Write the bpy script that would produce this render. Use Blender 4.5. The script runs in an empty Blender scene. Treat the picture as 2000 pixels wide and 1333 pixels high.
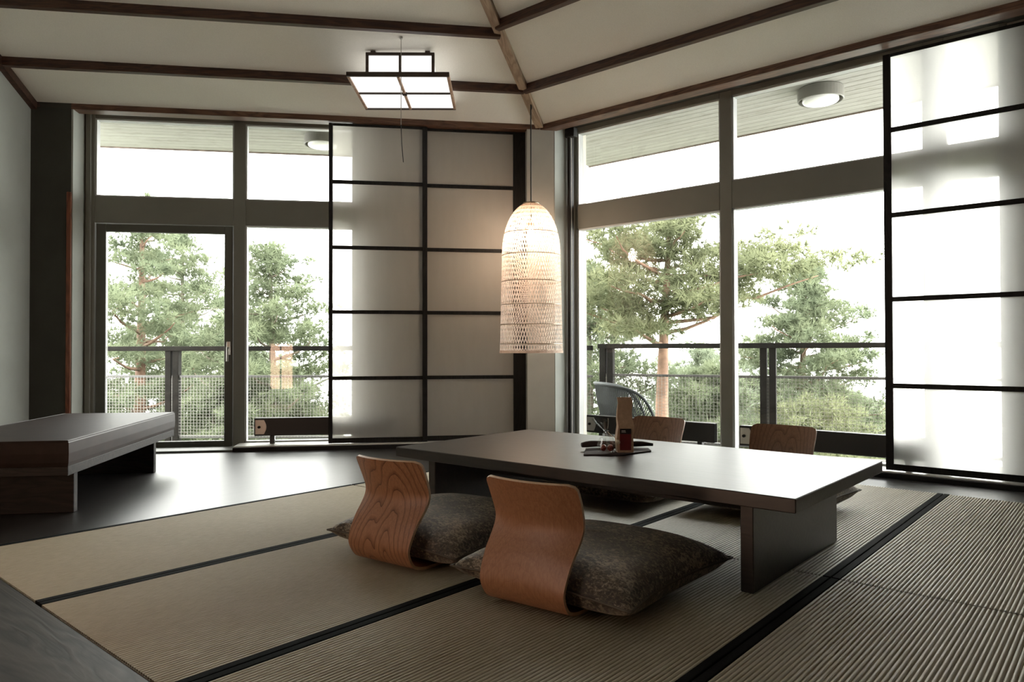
import bpy, math, random
import numpy as np
from mathutils import Matrix, Vector

PI = math.pi
R = math.radians
scene = bpy.context.scene
COL = scene.collection

# ------------------------------------------------------------------ camera
# world axes follow the tatami grid: x runs along the mats, y runs along the window wall
CAM_H = 0.9
YAW, PITCH, ROLL = R(40.76), R(0.72), R(0.10)
cam_data = bpy.data.cameras.new('camera')
cam_data.sensor_width = 36.0
cam_data.lens = 36.0 * 1420.0 / 2000.0
cam_data.clip_start = 0.05
cam_data.clip_end = 400.0
cam = bpy.data.objects.new('camera', cam_data)
COL.objects.link(cam)
fwd = Vector((math.cos(YAW) * math.cos(PITCH), math.sin(YAW) * math.cos(PITCH), math.sin(PITCH)))
right = Vector((math.sin(YAW), -math.cos(YAW), 0.0))
up = right.cross(fwd)
rr = right * math.cos(ROLL) - up * math.sin(ROLL)
uu = right * math.sin(ROLL) + up * math.cos(ROLL)
cam.matrix_world = Matrix(((rr.x, uu.x, -fwd.x, 0), (rr.y, uu.y, -fwd.y, 0), (rr.z, uu.z, -fwd.z, CAM_H), (0, 0, 0, 1)))
scene.camera = cam

# ------------------------------------------------------------------ sky and exposure
world = bpy.data.worlds.new('overcast_sky')
scene.world = world
world.use_nodes = True
bg = world.node_tree.nodes['Background']
bg.inputs['Color'].default_value = (1.0, 0.985, 0.945, 1)
bg.inputs['Strength'].default_value = 4.6
scene.view_settings.view_transform = 'Standard'
scene.view_settings.look = 'None'
scene.view_settings.gamma = 1.0
scene.view_settings.use_curve_mapping = False
scene.view_settings.exposure = 1.65
try:
    scene.cycles.use_denoising = True
    scene.cycles.max_bounces = 10
    scene.cycles.diffuse_bounces = 6
    scene.cycles.transparent_max_bounces = 24
    scene.cycles.sample_clamp_indirect = 6.0
except Exception:
    pass

# ------------------------------------------------------------------ helpers
LA = R(-40.54)                       # direction of the door wall
EX, EY = math.cos(LA), math.sin(LA)  # along that wall
NX, NY = -EY, EX                     # out through that wall


def sd(s, d, z=0.0):
    return (s * EX + d * NX, s * EY + d * NY, z)


class MB:
    def __init__(self):
        self.v, self.f = [], []

    def add(self, vs, fs):
        o = len(self.v)
        self.v += [tuple(p) for p in vs]
        self.f += [tuple(i + o for i in f) for f in fs]
        return self

    def box(self, x0, x1, y0, y1, z0, z1, c=0.0):
        if x0 > x1: x0, x1 = x1, x0
        if y0 > y1: y0, y1 = y1, y0
        if z0 > z1: z0, z1 = z1, z0
        if c <= 0:
            return self.add([(x0, y0, z0), (x1, y0, z0), (x1, y1, z0), (x0, y1, z0), (x0, y0, z1), (x1, y0, z1), (x1, y1, z1), (x0, y1, z1)],
                            [(0, 3, 2, 1), (4, 5, 6, 7), (0, 1, 5, 4), (1, 2, 6, 5), (2, 3, 7, 6), (3, 0, 4, 7)])
        c = min(c, (x1 - x0) * .45, (y1 - y0) * .45, (z1 - z0) * .45)
        vs = []
        for sx in (0, 1):
            for sy in (0, 1):
                for sz in (0, 1):
                    X, Y, Z = (x0, x1)[sx], (y0, y1)[sy], (z0, z1)[sz]
                    dx, dy, dz = (c, -c)[sx], (c, -c)[sy], (c, -c)[sz]
                    vs += [(X, Y + dy, Z + dz), (X + dx, Y, Z + dz), (X + dx, Y + dy, Z)]
        I = lambda sx, sy, sz, k: (sx * 4 + sy * 2 + sz) * 3 + k
        fs = [(I(0, 0, 0, 0), I(0, 0, 1, 0), I(0, 1, 1, 0), I(0, 1, 0, 0)), (I(1, 0, 0, 0), I(1, 1, 0, 0), I(1, 1, 1, 0), I(1, 0, 1, 0)),
              (I(0, 0, 0, 1), I(1, 0, 0, 1), I(1, 0, 1, 1), I(0, 0, 1, 1)), (I(0, 1, 0, 1), I(0, 1, 1, 1), I(1, 1, 1, 1), I(1, 1, 0, 1)),
              (I(0, 0, 0, 2), I(0, 1, 0, 2), I(1, 1, 0, 2), I(1, 0, 0, 2)), (I(0, 0, 1, 2), I(1, 0, 1, 2), I(1, 1, 1, 2), I(0, 1, 1, 2))]
        for a in (0, 1):
            for b in (0, 1):
                fs.append((I(0, a, b, 1), I(0, a, b, 2), I(1, a, b, 2), I(1, a, b, 1)))
                fs.append((I(a, 0, b, 0), I(a, 1, b, 0), I(a, 1, b, 2), I(a, 0, b, 2)))
                fs.append((I(a, b, 0, 0), I(a, b, 0, 1), I(a, b, 1, 1), I(a, b, 1, 0)))
        for k in range(8):
            fs.append((k * 3, k * 3 + 1, k * 3 + 2))
        return self.add(vs, fs)

    def prism(self, pts, z0, z1):
        n = len(pts)
        vs = [(x, y, z0) for x, y in pts] + [(x, y, z1) for x, y in pts]
        fs = [tuple(range(n))[::-1], tuple(range(n, 2 * n))] + [(i, (i + 1) % n, n + (i + 1) % n, n + i) for i in range(n)]
        return self.add(vs, fs)

    def beam(self, a, b, w, h):
        """rectangular bar hanging below the line a-b"""
        a, b = Vector(a), Vector(b)
        d = (b - a).normalized()
        s = d.cross(Vector((0, 0, 1))).normalized() * (w / 2)
        u = s.normalized().cross(d).normalized() * h
        vs = []
        for p in (a, b):
            vs += [p - s, p + s, p + s - u, p - s - u]
        return self.add(vs, [(0, 1, 2, 3), (7, 6, 5, 4), (0, 4, 5, 1), (1, 5, 6, 2), (2, 6, 7, 3), (3, 7, 4, 0)])

    def tube(self, pts, rad, n=8, caps=True, closed=False):
        pts = [Vector(p) for p in pts]
        m = len(pts)
        rads = rad if isinstance(rad, (list, tuple)) else [rad] * m
        vs, fs = [], []
        prev = None
        for i, p in enumerate(pts):
            if closed:
                t = (pts[(i + 1) % m] - pts[i - 1])
            else:
                t = pts[min(i + 1, m - 1)] - pts[max(i - 1, 0)]
            t.normalize()
            if prev is None:
                a = Vector((0, 0, 1)) if abs(t.z) < .9 else Vector((1, 0, 0))
                u = t.cross(a).normalized()
            else:
                u = (prev - t * prev.dot(t)).normalized()
            prev = u
            w = t.cross(u)
            for k in range(n):
                an = 2 * PI * k / n
                vs.append(p + (u * math.cos(an) + w * math.sin(an)) * rads[i])
        for i in range(m if closed else m - 1):
            j = (i + 1) % m
            for k in range(n):
                fs.append((i * n + k, i * n + (k + 1) % n, j * n + (k + 1) % n, j * n + k))
        if caps and not closed:
            fs.append(tuple(range(n))[::-1])
            fs.append(tuple((m - 1) * n + k for k in range(n)))
        return self.add(vs, fs)

    def lathe(self, prof, n=32, c=(0, 0, 0)):
        vs, fs = [], []
        for r, z in prof:
            for k in range(n):
                a = 2 * PI * k / n
                vs.append((c[0] + r * math.cos(a), c[1] + r * math.sin(a), c[2] + z))
        for i in range(len(prof) - 1):
            for k in range(n):
                fs.append((i * n + k, i * n + (k + 1) % n, (i + 1) * n + (k + 1) % n, (i + 1) * n + k))
        return self.add(vs, fs)

    def mesh(self, name, mat, smooth=False):
        me = bpy.data.meshes.new(name)
        me.from_pydata(self.v, [], self.f)
        if mat: me.materials.append(mat)
        if smooth:
            me.polygons.foreach_set('use_smooth', [True] * len(me.polygons))
        me.update()
        return me

    def build(self, name, mat, parent=None, loc=(0, 0, 0), rz=0.0, smooth=False):
        o = bpy.data.objects.new(name, self.mesh(name, mat, smooth))
        COL.objects.link(o)
        o.location = loc
        o.rotation_euler = (0, 0, rz)
        o.parent = parent
        return o


def obj_from(me, name, parent=None, loc=(0, 0, 0), rz=0.0):
    o = bpy.data.objects.new(name, me)
    COL.objects.link(o)
    o.location = loc
    o.rotation_euler = (0, 0, rz)
    o.parent = parent
    return o


def empty(name, loc=(0, 0, 0), rz=0.0):
    o = bpy.data.objects.new(name, None)
    COL.objects.link(o)
    o.empty_display_size = .1
    o.location = loc
    o.rotation_euler = (0, 0, rz)
    return o


def tag(o, label=None, cat=None, group=None, kind=None):
    if label: o['label'] = label
    if cat: o['category'] = cat
    if group: o['group'] = group
    if kind: o['kind'] = kind
    return o


def thing(name, label, cat, loc=(0, 0, 0), rz=0.0, group=None):
    return tag(empty(name, loc, rz), label, cat, group)


def structure(o, label=None):
    return tag(o, label, None, None, 'structure')


# ------------------------------------------------------------------ materials
class NT:
    def __init__(self, name):
        self.m = bpy.data.materials.new(name)
        self.m.use_nodes = True
        self.t = self.m.node_tree
        self.b = self.t.nodes['Principled BSDF']
        self.out = self.t.nodes['Material Output']

    def n(self, typ, **kw):
        nd = self.t.nodes.new(typ)
        for k, v in kw.items():
            if k in nd.inputs.keys() if hasattr(nd.inputs, 'keys') else False:
                nd.inputs[k].default_value = v
            else:
                setattr(nd, k, v)
        return nd

    def l(self, a, b):
        self.t.links.new(a, b)

    def coord(self, scale=(1, 1, 1), rot=(0, 0, 0), kind='Object'):
        tc = self.n('ShaderNodeTexCoord')
        mp = self.n('ShaderNodeMapping')
        mp.inputs['Scale'].default_value = scale
        mp.inputs['Rotation'].default_value = rot
        self.l(tc.outputs[kind], mp.inputs['Vector'])
        return mp.outputs['Vector']

    def ramp(self, fac, stops):
        r = self.n('ShaderNodeValToRGB')
        el = r.color_ramp.elements
        while len(el) < len(stops): el.new(.5)
        for e, (p, c) in zip(el, stops):
            e.position = p
            e.color = (*c, 1)
        self.l(fac, r.inputs['Fac'])
        return r.outputs['Color']

    def noise(self, vec, scale, detail=4.0, rough=.55, dist=0.0):
        nd = self.n('ShaderNodeTexNoise')
        nd.inputs['Scale'].default_value = scale
        nd.inputs['Detail'].default_value = detail
        nd.inputs['Roughness'].default_value = rough
        nd.inputs['Distortion'].default_value = dist
        if vec: self.l(vec, nd.inputs['Vector'])
        return nd.outputs['Fac']

    def bump(self, h, strength, dist=.01):
        b = self.n('ShaderNodeBump')
        b.inputs['Strength'].default_value = strength
        b.inputs['Distance'].default_value = dist
        self.l(h, b.inputs['Height'])
        self.l(b.outputs['Normal'], self.b.inputs['Normal'])

    def mixc(self, fac, a, b, blend='MIX'):
        m = self.n('ShaderNodeMix', data_type='RGBA', blend_type=blend)
        if isinstance(fac, (int, float)): m.inputs[0].default_value = fac
        else: self.l(fac, m.inputs[0])
        for s, k in ((a, 6), (b, 7)):
            if isinstance(s, tuple): m.inputs[k].default_value = (*s, 1)
            else: self.l(s, m.inputs[k])
        return m.outputs[2]


def plain(name, col, rough=.5, metal=0.0, var=.0, scale=8.0, spec=None):
    t = NT(name)
    t.b.inputs['Base Color'].default_value = (*col, 1)
    if var > 0:
        f = t.noise(t.coord(), scale)
        lo = tuple(max(0, c * (1 - var)) for c in col)
        hi = tuple(min(1, c * (1 + var)) for c in col)
        t.l(t.ramp(f, [(.3, lo), (.7, hi)]), t.b.inputs['Base Color'])
    t.b.inputs['Roughness'].default_value = rough
    t.b.inputs['Metallic'].default_value = metal
    if spec is not None: t.b.inputs['Specular IOR Level'].default_value = spec
    return t.m


def wood(name, dark, light, axis=0, scale=1.0, rough=.45, bump=.15, cathedral=1.0, spec=.5):
    """long grain along the given local axis"""
    t = NT(name)
    st = [9.0, 9.0, 9.0]
    st[axis] = 1.1 * cathedral
    v = t.coord(tuple(a * scale for a in st))
    f1 = t.noise(v, 1.0, 3, .5, 1.2)
    w = t.n('ShaderNodeMath', operation='MULTIPLY')
    t.l(f1, w.inputs[0]); w.inputs[1].default_value = 16.0
    fr = t.n('ShaderNodeMath', operation='PINGPONG')
    t.l(w.outputs[0], fr.inputs[0]); fr.inputs[1].default_value = 1.0
    st2 = [160.0, 160.0, 160.0]
    st2[axis] = 5.0
    f2 = t.noise(t.coord(tuple(a * scale for a in st2)), 1.0, 3, .6)
    mx = t.n('ShaderNodeMath', operation='MULTIPLY_ADD')
    t.l(f2, mx.inputs[0]); mx.inputs[1].default_value = .55
    pw = t.n('ShaderNodeMath', operation='MULTIPLY')
    t.l(fr.outputs[0], pw.inputs[0]); pw.inputs[1].default_value = .5
    t.l(pw.outputs[0], mx.inputs[2])
    t.l(t.ramp(mx.outputs[0], [(.15, dark), (.8, light)]), t.b.inputs['Base Color'])
    t.b.inputs['Roughness'].default_value = rough
    t.b.inputs['Specular IOR Level'].default_value = spec
    if bump: t.bump(mx.outputs[0], bump, .002)
    return t.m


def chair_ply(name, dark, light, freq, amount, peaks):
    """plywood veneer, upright grain with cathedral arches around the given (y, z) peaks"""
    t = NT(name)
    tc = t.n('ShaderNodeTexCoord')
    wob = t.noise(t.coord((6, 6, 2.2)), 1.0, 3, .55)
    sx = t.n('ShaderNodeSeparateXYZ'); t.l(tc.outputs['Object'], sx.inputs[0])
    ds = []
    for py, pz in peaks:
        a = t.n('ShaderNodeMath', operation='SUBTRACT'); t.l(sx.outputs['Y'], a.inputs[0]); a.inputs[1].default_value = py
        b = t.n('ShaderNodeMath', operation='MULTIPLY_ADD'); t.l(sx.outputs['Z'], b.inputs[0]); b.inputs[1].default_value = .26; b.inputs[2].default_value = -.26 * pz
        a2 = t.n('ShaderNodeMath', operation='MULTIPLY'); t.l(a.outputs[0], a2.inputs[0]); t.l(a.outputs[0], a2.inputs[1])
        b2 = t.n('ShaderNodeMath', operation='MULTIPLY_ADD'); t.l(b.outputs[0], b2.inputs[0]); t.l(b.outputs[0], b2.inputs[1]); t.l(a2.outputs[0], b2.inputs[2])
        q = t.n('ShaderNodeMath', operation='SQRT'); t.l(b2.outputs[0], q.inputs[0])
        ds.append(q.outputs[0])
    d = ds[0]
    for e in ds[1:]:
        mn = t.n('ShaderNodeMath', operation='SMOOTH_MIN'); t.l(d, mn.inputs[0]); t.l(e, mn.inputs[1]); mn.inputs[2].default_value = .02
        d = mn.outputs[0]
    ad = t.n('ShaderNodeMath', operation='MULTIPLY_ADD'); t.l(wob, ad.inputs[0]); ad.inputs[1].default_value = .045; t.l(d, ad.inputs[2])
    w = t.n('ShaderNodeMath', operation='MULTIPLY'); t.l(ad.outputs[0], w.inputs[0]); w.inputs[1].default_value = freq
    fr = t.n('ShaderNodeMath', operation='FRACT'); t.l(w.outputs[0], fr.inputs[0])
    line = t.ramp(fr.outputs[0], [(0.0, (amount,) * 3), (.09, (amount * .45,) * 3), (.36, (0, 0, 0)), (.96, (0, 0, 0))])
    f2 = t.noise(t.coord((170, 170, 4)), 1.0, 4, .65)
    base = t.ramp(f2, [(.3, tuple(c * .66 for c in light)), (.7, light)])
    t.l(t.mixc(line, base, dark), t.b.inputs['Base Color'])
    t.b.inputs['Roughness'].default_value = .45
    t.b.inputs['Specular IOR Level'].default_value = .4
    t.bump(f2, .06, .001)
    return t.m


def glass_mat(name, refl=.6):
    t = NT(name)
    tr = t.n('ShaderNodeBsdfTransparent'); tr.inputs['Color'].default_value = (.965, .98, .975, 1)
    gl = t.n('ShaderNodeBsdfGlossy'); gl.inputs['Roughness'].default_value = 0.02
    fr = t.n('ShaderNodeFresnel'); fr.inputs['IOR'].default_value = 1.45
    mu = t.n('ShaderNodeMath', operation='MULTIPLY'); t.l(fr.outputs[0], mu.inputs[0]); mu.inputs[1].default_value = refl
    mx = t.n('ShaderNodeMixShader')
    t.l(mu.outputs[0], mx.inputs[0]); t.l(tr.outputs[0], mx.inputs[1]); t.l(gl.outputs[0], mx.inputs[2])
    t.l(mx.outputs[0], t.out.inputs['Surface'])
    return t.m


def paper_mat(name, see, col=(.83, .80, .74), back=.42):
    """thin woven screen cloth: part open weave, part translucent fibre"""
    t = NT(name)
    f = t.noise(t.coord((14, 14, 3.5)), 1.0, 3, .5)
    weave = t.noise(t.coord((420, 420, 420)), 1.0, 2, .5)
    c = t.mixc(.35, t.ramp(f, [(.3, tuple(k * .93 for k in col)), (.7, col)]), t.ramp(weave, [(.35, tuple(k * .85 for k in col)), (.65, col)]))
    tl = t.n('ShaderNodeBsdfTranslucent'); t.l(c, tl.inputs['Color'])
    df = t.n('ShaderNodeBsdfDiffuse'); t.l(c, df.inputs['Color'])
    m1 = t.n('ShaderNodeMixShader'); m1.inputs[0].default_value = back
    t.l(tl.outputs[0], m1.inputs[1]); t.l(df.outputs[0], m1.inputs[2])
    tr = t.n('ShaderNodeBsdfTransparent'); tr.inputs['Color'].default_value = (.97, .96, .94, 1)
    m2 = t.n('ShaderNodeMixShader'); m2.inputs[0].default_value = see
    t.l(m1.outputs[0], m2.inputs[1]); t.l(tr.outputs[0], m2.inputs[2])
    t.l(m2.outputs[0], t.out.inputs['Surface'])
    return t.m


def emit(name, col, strength):
    t = NT(name)
    e = t.n('ShaderNodeEmission')
    e.inputs['Color'].default_value = (*col, 1)
    e.inputs['Strength'].default_value = strength
    t.l(e.outputs[0], t.out.inputs['Surface'])
    return t.m


def ceiling_mat():
    t = NT('woven_ceiling_cloth')
    f = t.noise(t.coord((1.6, 1.6, 1.6)), 1.0, 4, .5)
    w = t.noise(t.coord((230, 230, 230)), 1.0, 2, .6)
    c = t.mixc(.45, t.ramp(f, [(.3, (.75, .725, .655)), (.7, (.81, .785, .715))]), t.ramp(w, [(.35, (.66, .635, .57)), (.65, (.85, .825, .75))]))
    t.l(c, t.b.inputs['Base Color'])
    t.b.inputs['Roughness'].default_value = .95
    t.b.inputs['Specular IOR Level'].default_value = .1
    t.bump(w, .25, .002)
    return t.m


def tatami_mat():
    t = NT('tatami_rush')
    f = t.noise(t.coord((2, 2, 2)), 1.0, 3, .5)
    st = t.noise(t.coord((24, 420, 60)), 1.0, 3, .6)
    c = t.mixc(.5, t.ramp(f, [(.3, (.37, .335, .255)), (.7, (.44, .40, .31))]), t.ramp(st, [(.3, (.30, .27, .20)), (.7, (.51, .465, .365))]))
    t.l(c, t.b.inputs['Base Color'])
    t.b.inputs['Roughness'].default_value = .55
    t.b.inputs['Specular IOR Level'].default_value = .5
    t.bump(st, .3, .001)
    return t.m


def velvet_mat():
    t = NT('crushed_velvet')
    f = t.noise(t.coord((7, 7, 7)), 1.0, 7, .7, .8)
    g = t.noise(t.coord((95, 60, 95)), 1.0, 6, .72, .8)
    m = t.n('ShaderNodeMath', operation='MULTIPLY_ADD'); t.l(f, m.inputs[0]); m.inputs[1].default_value = .36
    h = t.n('ShaderNodeMath', operation='MULTIPLY'); t.l(g, h.inputs[0]); h.inputs[1].default_value = .69
    t.l(h.outputs[0], m.inputs[2])
    t.l(t.ramp(m.outputs[0], [(.455, (.014, .010, .006)), (.525, (.050, .037, .024)), (.595, (.22, .175, .125))]), t.b.inputs['Base Color'])
    t.b.inputs['Roughness'].default_value = .7
    t.b.inputs['Sheen Weight'].default_value = .25
    t.b.inputs['Sheen Roughness'].default_value = .4
    t.b.inputs['Sheen Tint'].default_value = (.75, .68, .58, 1)
    t.bump(m.outputs[0], .35, .01)
    return t.m


def soffit_mat():
    t = NT('board_marked_soffit')
    f = t.noise(t.coord((1.2, 26, 26)), 1.0, 5, .6, .4)
    k = t.noise(t.coord((5, 9, 9)), 1.0, 6, .7, .8)
    c = t.mixc(.3, t.ramp(f, [(.25, (.17, .16, .14)), (.5, (.29, .28, .255)), (.75, (.36, .35, .325))]), t.ramp(k, [(.3, (.15, .135, .115)), (.5, (.36, .35, .325))]))
    t.l(c, t.b.inputs['Base Color'])
    t.b.inputs['Roughness'].default_value = .85
    t.bump(f, .2, .004)
    return t.m


def foliage_mat(name, a, b):
    t = NT(name)
    f = t.noise(t.coord((1.6, 1.6, 1.6)), 1.0, 4, .6)
    c = t.ramp(f, [(.3, a), (.7, b)])
    df = t.n('ShaderNodeBsdfDiffuse'); t.l(c, df.inputs['Color'])
    tl = t.n('ShaderNodeBsdfTranslucent'); t.l(c, tl.inputs['Color'])
    m = t.n('ShaderNodeMixShader'); m.inputs[0].default_value = .45
    t.l(df.outputs[0], m.inputs[1]); t.l(tl.outputs[0], m.inputs[2])
    t.l(m.outputs[0], t.out.inputs['Surface'])
    return t.m


M = {}
M['ceiling'] = ceiling_mat()
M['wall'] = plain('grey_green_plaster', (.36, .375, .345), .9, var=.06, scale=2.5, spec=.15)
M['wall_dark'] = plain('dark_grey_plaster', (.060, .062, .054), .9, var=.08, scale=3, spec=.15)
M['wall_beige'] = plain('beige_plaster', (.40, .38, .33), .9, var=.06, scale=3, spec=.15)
M['frame'] = plain('olive_grey_window_paint', (.175, .172, .145), .55, var=.05, scale=4)
M['frame_in'] = plain('lit_frame_reveal', (.55, .56, .55), .5)  # pale tone stands for outdoor light on the inner frame reveal
M['door'] = plain('dark_olive_door_paint', (.075, .075, .062), .5, var=.06, scale=4)
M['trim'] = wood('redwood_trim', (.040, .017, .010), (.16, .078, .045), 0, 1.0, .5, .1)
M['beam'] = wood('dark_redwood_beam', (.018, .007, .004), (.075, .033, .018), 0, 1.0, .5, .1)
M['hip'] = wood('oak_hip_beam', (.20, .13, .085), (.40, .29, .20), 0, 1.0, .5, .1)
M['floor'] = wood('black_stained_floor', (.004, .0035, .003), (.015, .012, .010), 0, .6, .40, .04, 1.0, .95)
M['board'] = wood('grey_brown_border_board', (.008, .007, .006), (.046, .039, .033), 1, .55, .5, .25, 1.3, .25)
M['tatami'] = tatami_mat()
M['heri'] = plain('black_green_border_cloth', (.005, .006, .0065), .9, var=.3, scale=120, spec=.08)
M['table'] = wood('dark_stained_oak', (.004, .003, .0025), (.017, .012, .009), 1, .8, .38, .14, 1.0, .75)
M['ply1'] = chair_ply('ash_veneer_bold', (.060, .020, .010), (.34, .155, .078), 52.0, .95, ((.055, -.10), (-.045, .02)))
M['ply2'] = chair_ply('ash_veneer_fine', (.17, .07, .033), (.34, .155, .078), 80.0, .35, ((.02, -1.4),))
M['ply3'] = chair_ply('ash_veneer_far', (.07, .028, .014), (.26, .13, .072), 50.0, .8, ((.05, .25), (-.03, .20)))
M['ply_edge'] = plain('pale_plywood_edge', (.50, .35, .23), .45, var=.1, scale=60)
M['velvet'] = velvet_mat()
M['piping'] = plain('velvet_piping', (.06, .048, .034), .75)
M['leather'] = plain('brown_bench_leather', (.026, .016, .012), .45, var=.25, scale=7, spec=.12)
M['bench_wood'] = wood('dark_bench_oak', (.005, .0035, .003), (.024, .017, .013), 0, .9, .55, .2, 1.0, .3)
M['shoji'] = wood('black_screen_frame', (.006, .005, .0045), (.016, .014, .012), 2, 1, .6, .05, 1.0, .2)
M['paper'] = paper_mat('screen_cloth', .30)
M['paper_sheer'] = paper_mat('sheer_screen_cloth', .24, (.92, .91, .88), .16)
M['glass'] = glass_mat('window_glass')
M['sill'] = plain('pale_sill', (.50, .49, .46), .35)
M['track'] = plain('black_track', (.009, .008, .0075), .55, spec=.25)
M['heater'] = plain('black_heater_enamel', (.008, .008, .008), .42)
M['steel'] = plain('brushed_steel', (.50, .48, .44), .35, .85)
M['soffit'] = soffit_mat()
M['fascia'] = plain('weathered_fascia', (.16, .12, .10), .8, var=.4, scale=12)
M['lamp_grey'] = plain('olive_lamp_housing', (.14, .135, .115), .55)
M['opal'] = plain('opal_diffuser', (.80, .80, .78), .4)
M['rail_wood'] = plain('weathered_rail_wood', (.010, .0085, .007), .85, var=.4, scale=9, spec=.15)
M['galv'] = plain('galvanised_rail', (.08, .077, .072), .6, .2)
M['wire'] = plain('galvanised_wire', (.22, .21, .19), .5, .2)
M['deck'] = plain('grey_deck_boards', (.10, .095, .085), .85, var=.2, scale=6)
M['bark'] = plain('pine_bark', (.17, .10, .068), .9, var=.4, scale=5)
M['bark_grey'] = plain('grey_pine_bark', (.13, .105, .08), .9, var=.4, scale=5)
M['needle_a'] = foliage_mat('pine_needles_yellow_green', (.115, .130, .075), (.225, .24, .14))  # needle colours lifted and greyed to carry the outdoor haze and glare
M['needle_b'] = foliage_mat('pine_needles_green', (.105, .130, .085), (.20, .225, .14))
M['needle_c'] = foliage_mat('pine_needles_hazed', (.19, .225, .16), (.30, .335, .245))  # palest set, haze and glare put into the colour
M['ground'] = plain('forest_floor', (.16, .19, .10), .95, var=.4, scale=.6)
M['bamboo'] = None
M['cord'] = plain('black_cord', (.012, .011, .010), .6)
M['brass'] = plain('aged_brass', (.42, .34, .24), .35, .8)
M['lamp_wood_dark'] = wood('dark_lamp_wood', (.018, .011, .008), (.05, .03, .02), 0, 1, .5, .05)
M['lamp_wood'] = wood('warm_lamp_wood', (.22, .13, .085), (.45, .30, .21), 0, 1, .5, .05)
M['orange'] = wood('orange_corner_wood', (.10, .026, .010), (.22, .065, .026), 2, 1, .5, .05)


def bamboo_mat():
    t = NT('split_bamboo')
    f = t.noise(t.coord((30, 30, 9)), 1.0, 3, .5)
    c = t.ramp(f, [(.3, (.68, .55, .46)), (.7, (.82, .70, .61))])
    df = t.n('ShaderNodeBsdfDiffuse'); t.l(c, df.inputs['Color'])
    tl = t.n('ShaderNodeBsdfTranslucent'); t.l(c, tl.inputs['Color'])
    m = t.n('ShaderNodeMixShader'); m.inputs[0].default_value = .45
    t.l(df.outputs[0], m.inputs[1]); t.l(tl.outputs[0], m.inputs[2])
    t.l(m.outputs[0], t.out.inputs['Surface'])
    return t.m


M['bamboo'] = bamboo_mat()

# ------------------------------------------------------------------ room shell
ZF = -0.015
D_T, X_T, Z_T = 6.90, 5.50, 3.035      # trim line along the two window walls
SLOPE, Z_C = 0.30, 3.085               # ceiling pitch
S_SIDE = -3.20                         # side wall beside the bench
BACK1, BACK2 = (5.95, -4.2), sd(S_SIDE, -3.5)[:2]
corner = ((X_T - NX * D_T) / EX, D_T)  # (s, d) of the ceiling corner
CXY = sd(*corner)[:2]

a0, b0 = sd(S_SIDE - .05, 7.4)[:2], sd(1.3, 7.4)[:2]
floor_pts = [a0, b0, (6.15, 4.3), (6.15, -4.2), BACK2]
fl = structure(MB().prism(floor_pts, -.20, ZF).build('floor', M['floor'], rz=0), 'black stained wood floor around the tatami')
MB().box(.30, .866, -1.2, 4.45, ZF, ZF + .012, .003).build('border_board', M['board'], fl)

# ceiling: two slopes meeting at a hip, flat above
RISE = 4.4
def hip(dist): return (CXY[0] - dist, CXY[1] - dist * (0.418 / 0.908), Z_C + SLOPE * dist)
def left_pt(s, dist): return (*sd(s, D_T - dist)[:2], Z_C + SLOPE * dist)
def right_pt(y, dist): return (X_T - dist, y, Z_C + SLOPE * dist)
cm = MB()
cm.add([left_pt(S_SIDE - .1, 0), (*CXY, Z_C), hip(RISE), left_pt(S_SIDE - .1, RISE)], [(0, 1, 2, 3)])
cm.add([(*CXY, Z_C), right_pt(-4.3, 0), right_pt(-4.3, RISE), hip(RISE)], [(0, 1, 2, 3)])
zt = Z_C + SLOPE * RISE
cm.add([left_pt(S_SIDE - .1, RISE), hip(RISE), right_pt(-4.3, RISE), (BACK2[0] - .3, BACK2[1] - .6, zt), (*sd(S_SIDE - .1, -3.6)[:2], zt)], [(0, 1, 2, 3, 4)])
structure(cm.build('ceiling', M['ceiling']), 'sloping pale woven ceiling between dark beams')

# walls
wl = MB()
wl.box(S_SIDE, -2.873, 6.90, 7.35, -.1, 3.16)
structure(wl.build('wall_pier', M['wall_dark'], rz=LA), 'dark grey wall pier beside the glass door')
# reveal of that pier, window light put into its paler colour
structure(MB().box(-2.873, -2.858, 6.905, 7.16, -.02, 3.12).build('trim_1', M['wall'], rz=LA), 'pale reveal beside the glass door')
structure(MB().box(-2.905, -2.866, 6.888, 6.93, -.015, 2.30, .004).build('trim_2', M['orange'], rz=LA), 'orange wooden corner strip on the dark wall pier')
structure(MB().box(-.44, 1.25, 7.17, 7.4, -.1, 3.16).build('wall_left', M['wall_beige'], rz=LA), 'beige wall behind the paper screens')
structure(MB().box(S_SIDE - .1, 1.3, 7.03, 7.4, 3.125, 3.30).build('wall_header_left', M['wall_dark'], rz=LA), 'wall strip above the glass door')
p1, p2 = sd(1.205, 6.90)[:2], (5.604, 4.287)
structure(MB().prism([p1, p2, (5.604, 4.29), (6.15, 4.29), (6.15, 4.75), sd(1.205, 7.4)[:2]], -.1, 3.16).build('wall_corner', M['wall_beige']), 'beige corner pier between the two window walls')
structure(MB().prism([(5.61, 4.283), (5.93, 4.283), (5.93, 4.291), (5.61, 4.291)], -.02, 3.12).build('trim_3', M['wall']), 'pale reveal of the corner pier')
structure(MB().box(5.94, 6.15, -4.3, .675, -.1, 3.5).build('wall_right', M['wall_beige']), 'beige wall beside the right windows')
structure(MB().box(5.63, 6.15, -4.3, 4.5, 3.125, 3.30).build('wall_header_right', M['wall_dark']), 'wall strip above the right windows')
ws = MB()
WY0, WY1, WZ0, WZ1 = .5, 1.5, 2.25, 2.80       # high opening added out of view to brighten chair backs and tatami
ws.box(S_SIDE - .15, S_SIDE, WY1, 7.4, -.1, 4.8)
ws.box(S_SIDE - .15, S_SIDE, -3.6, WY0, -.1, 4.8)
ws.box(S_SIDE - .15, S_SIDE, WY0, WY1, -.1, WZ0)
ws.box(S_SIDE - .15, S_SIDE, WY0, WY1, WZ1, 4.8)
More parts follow.
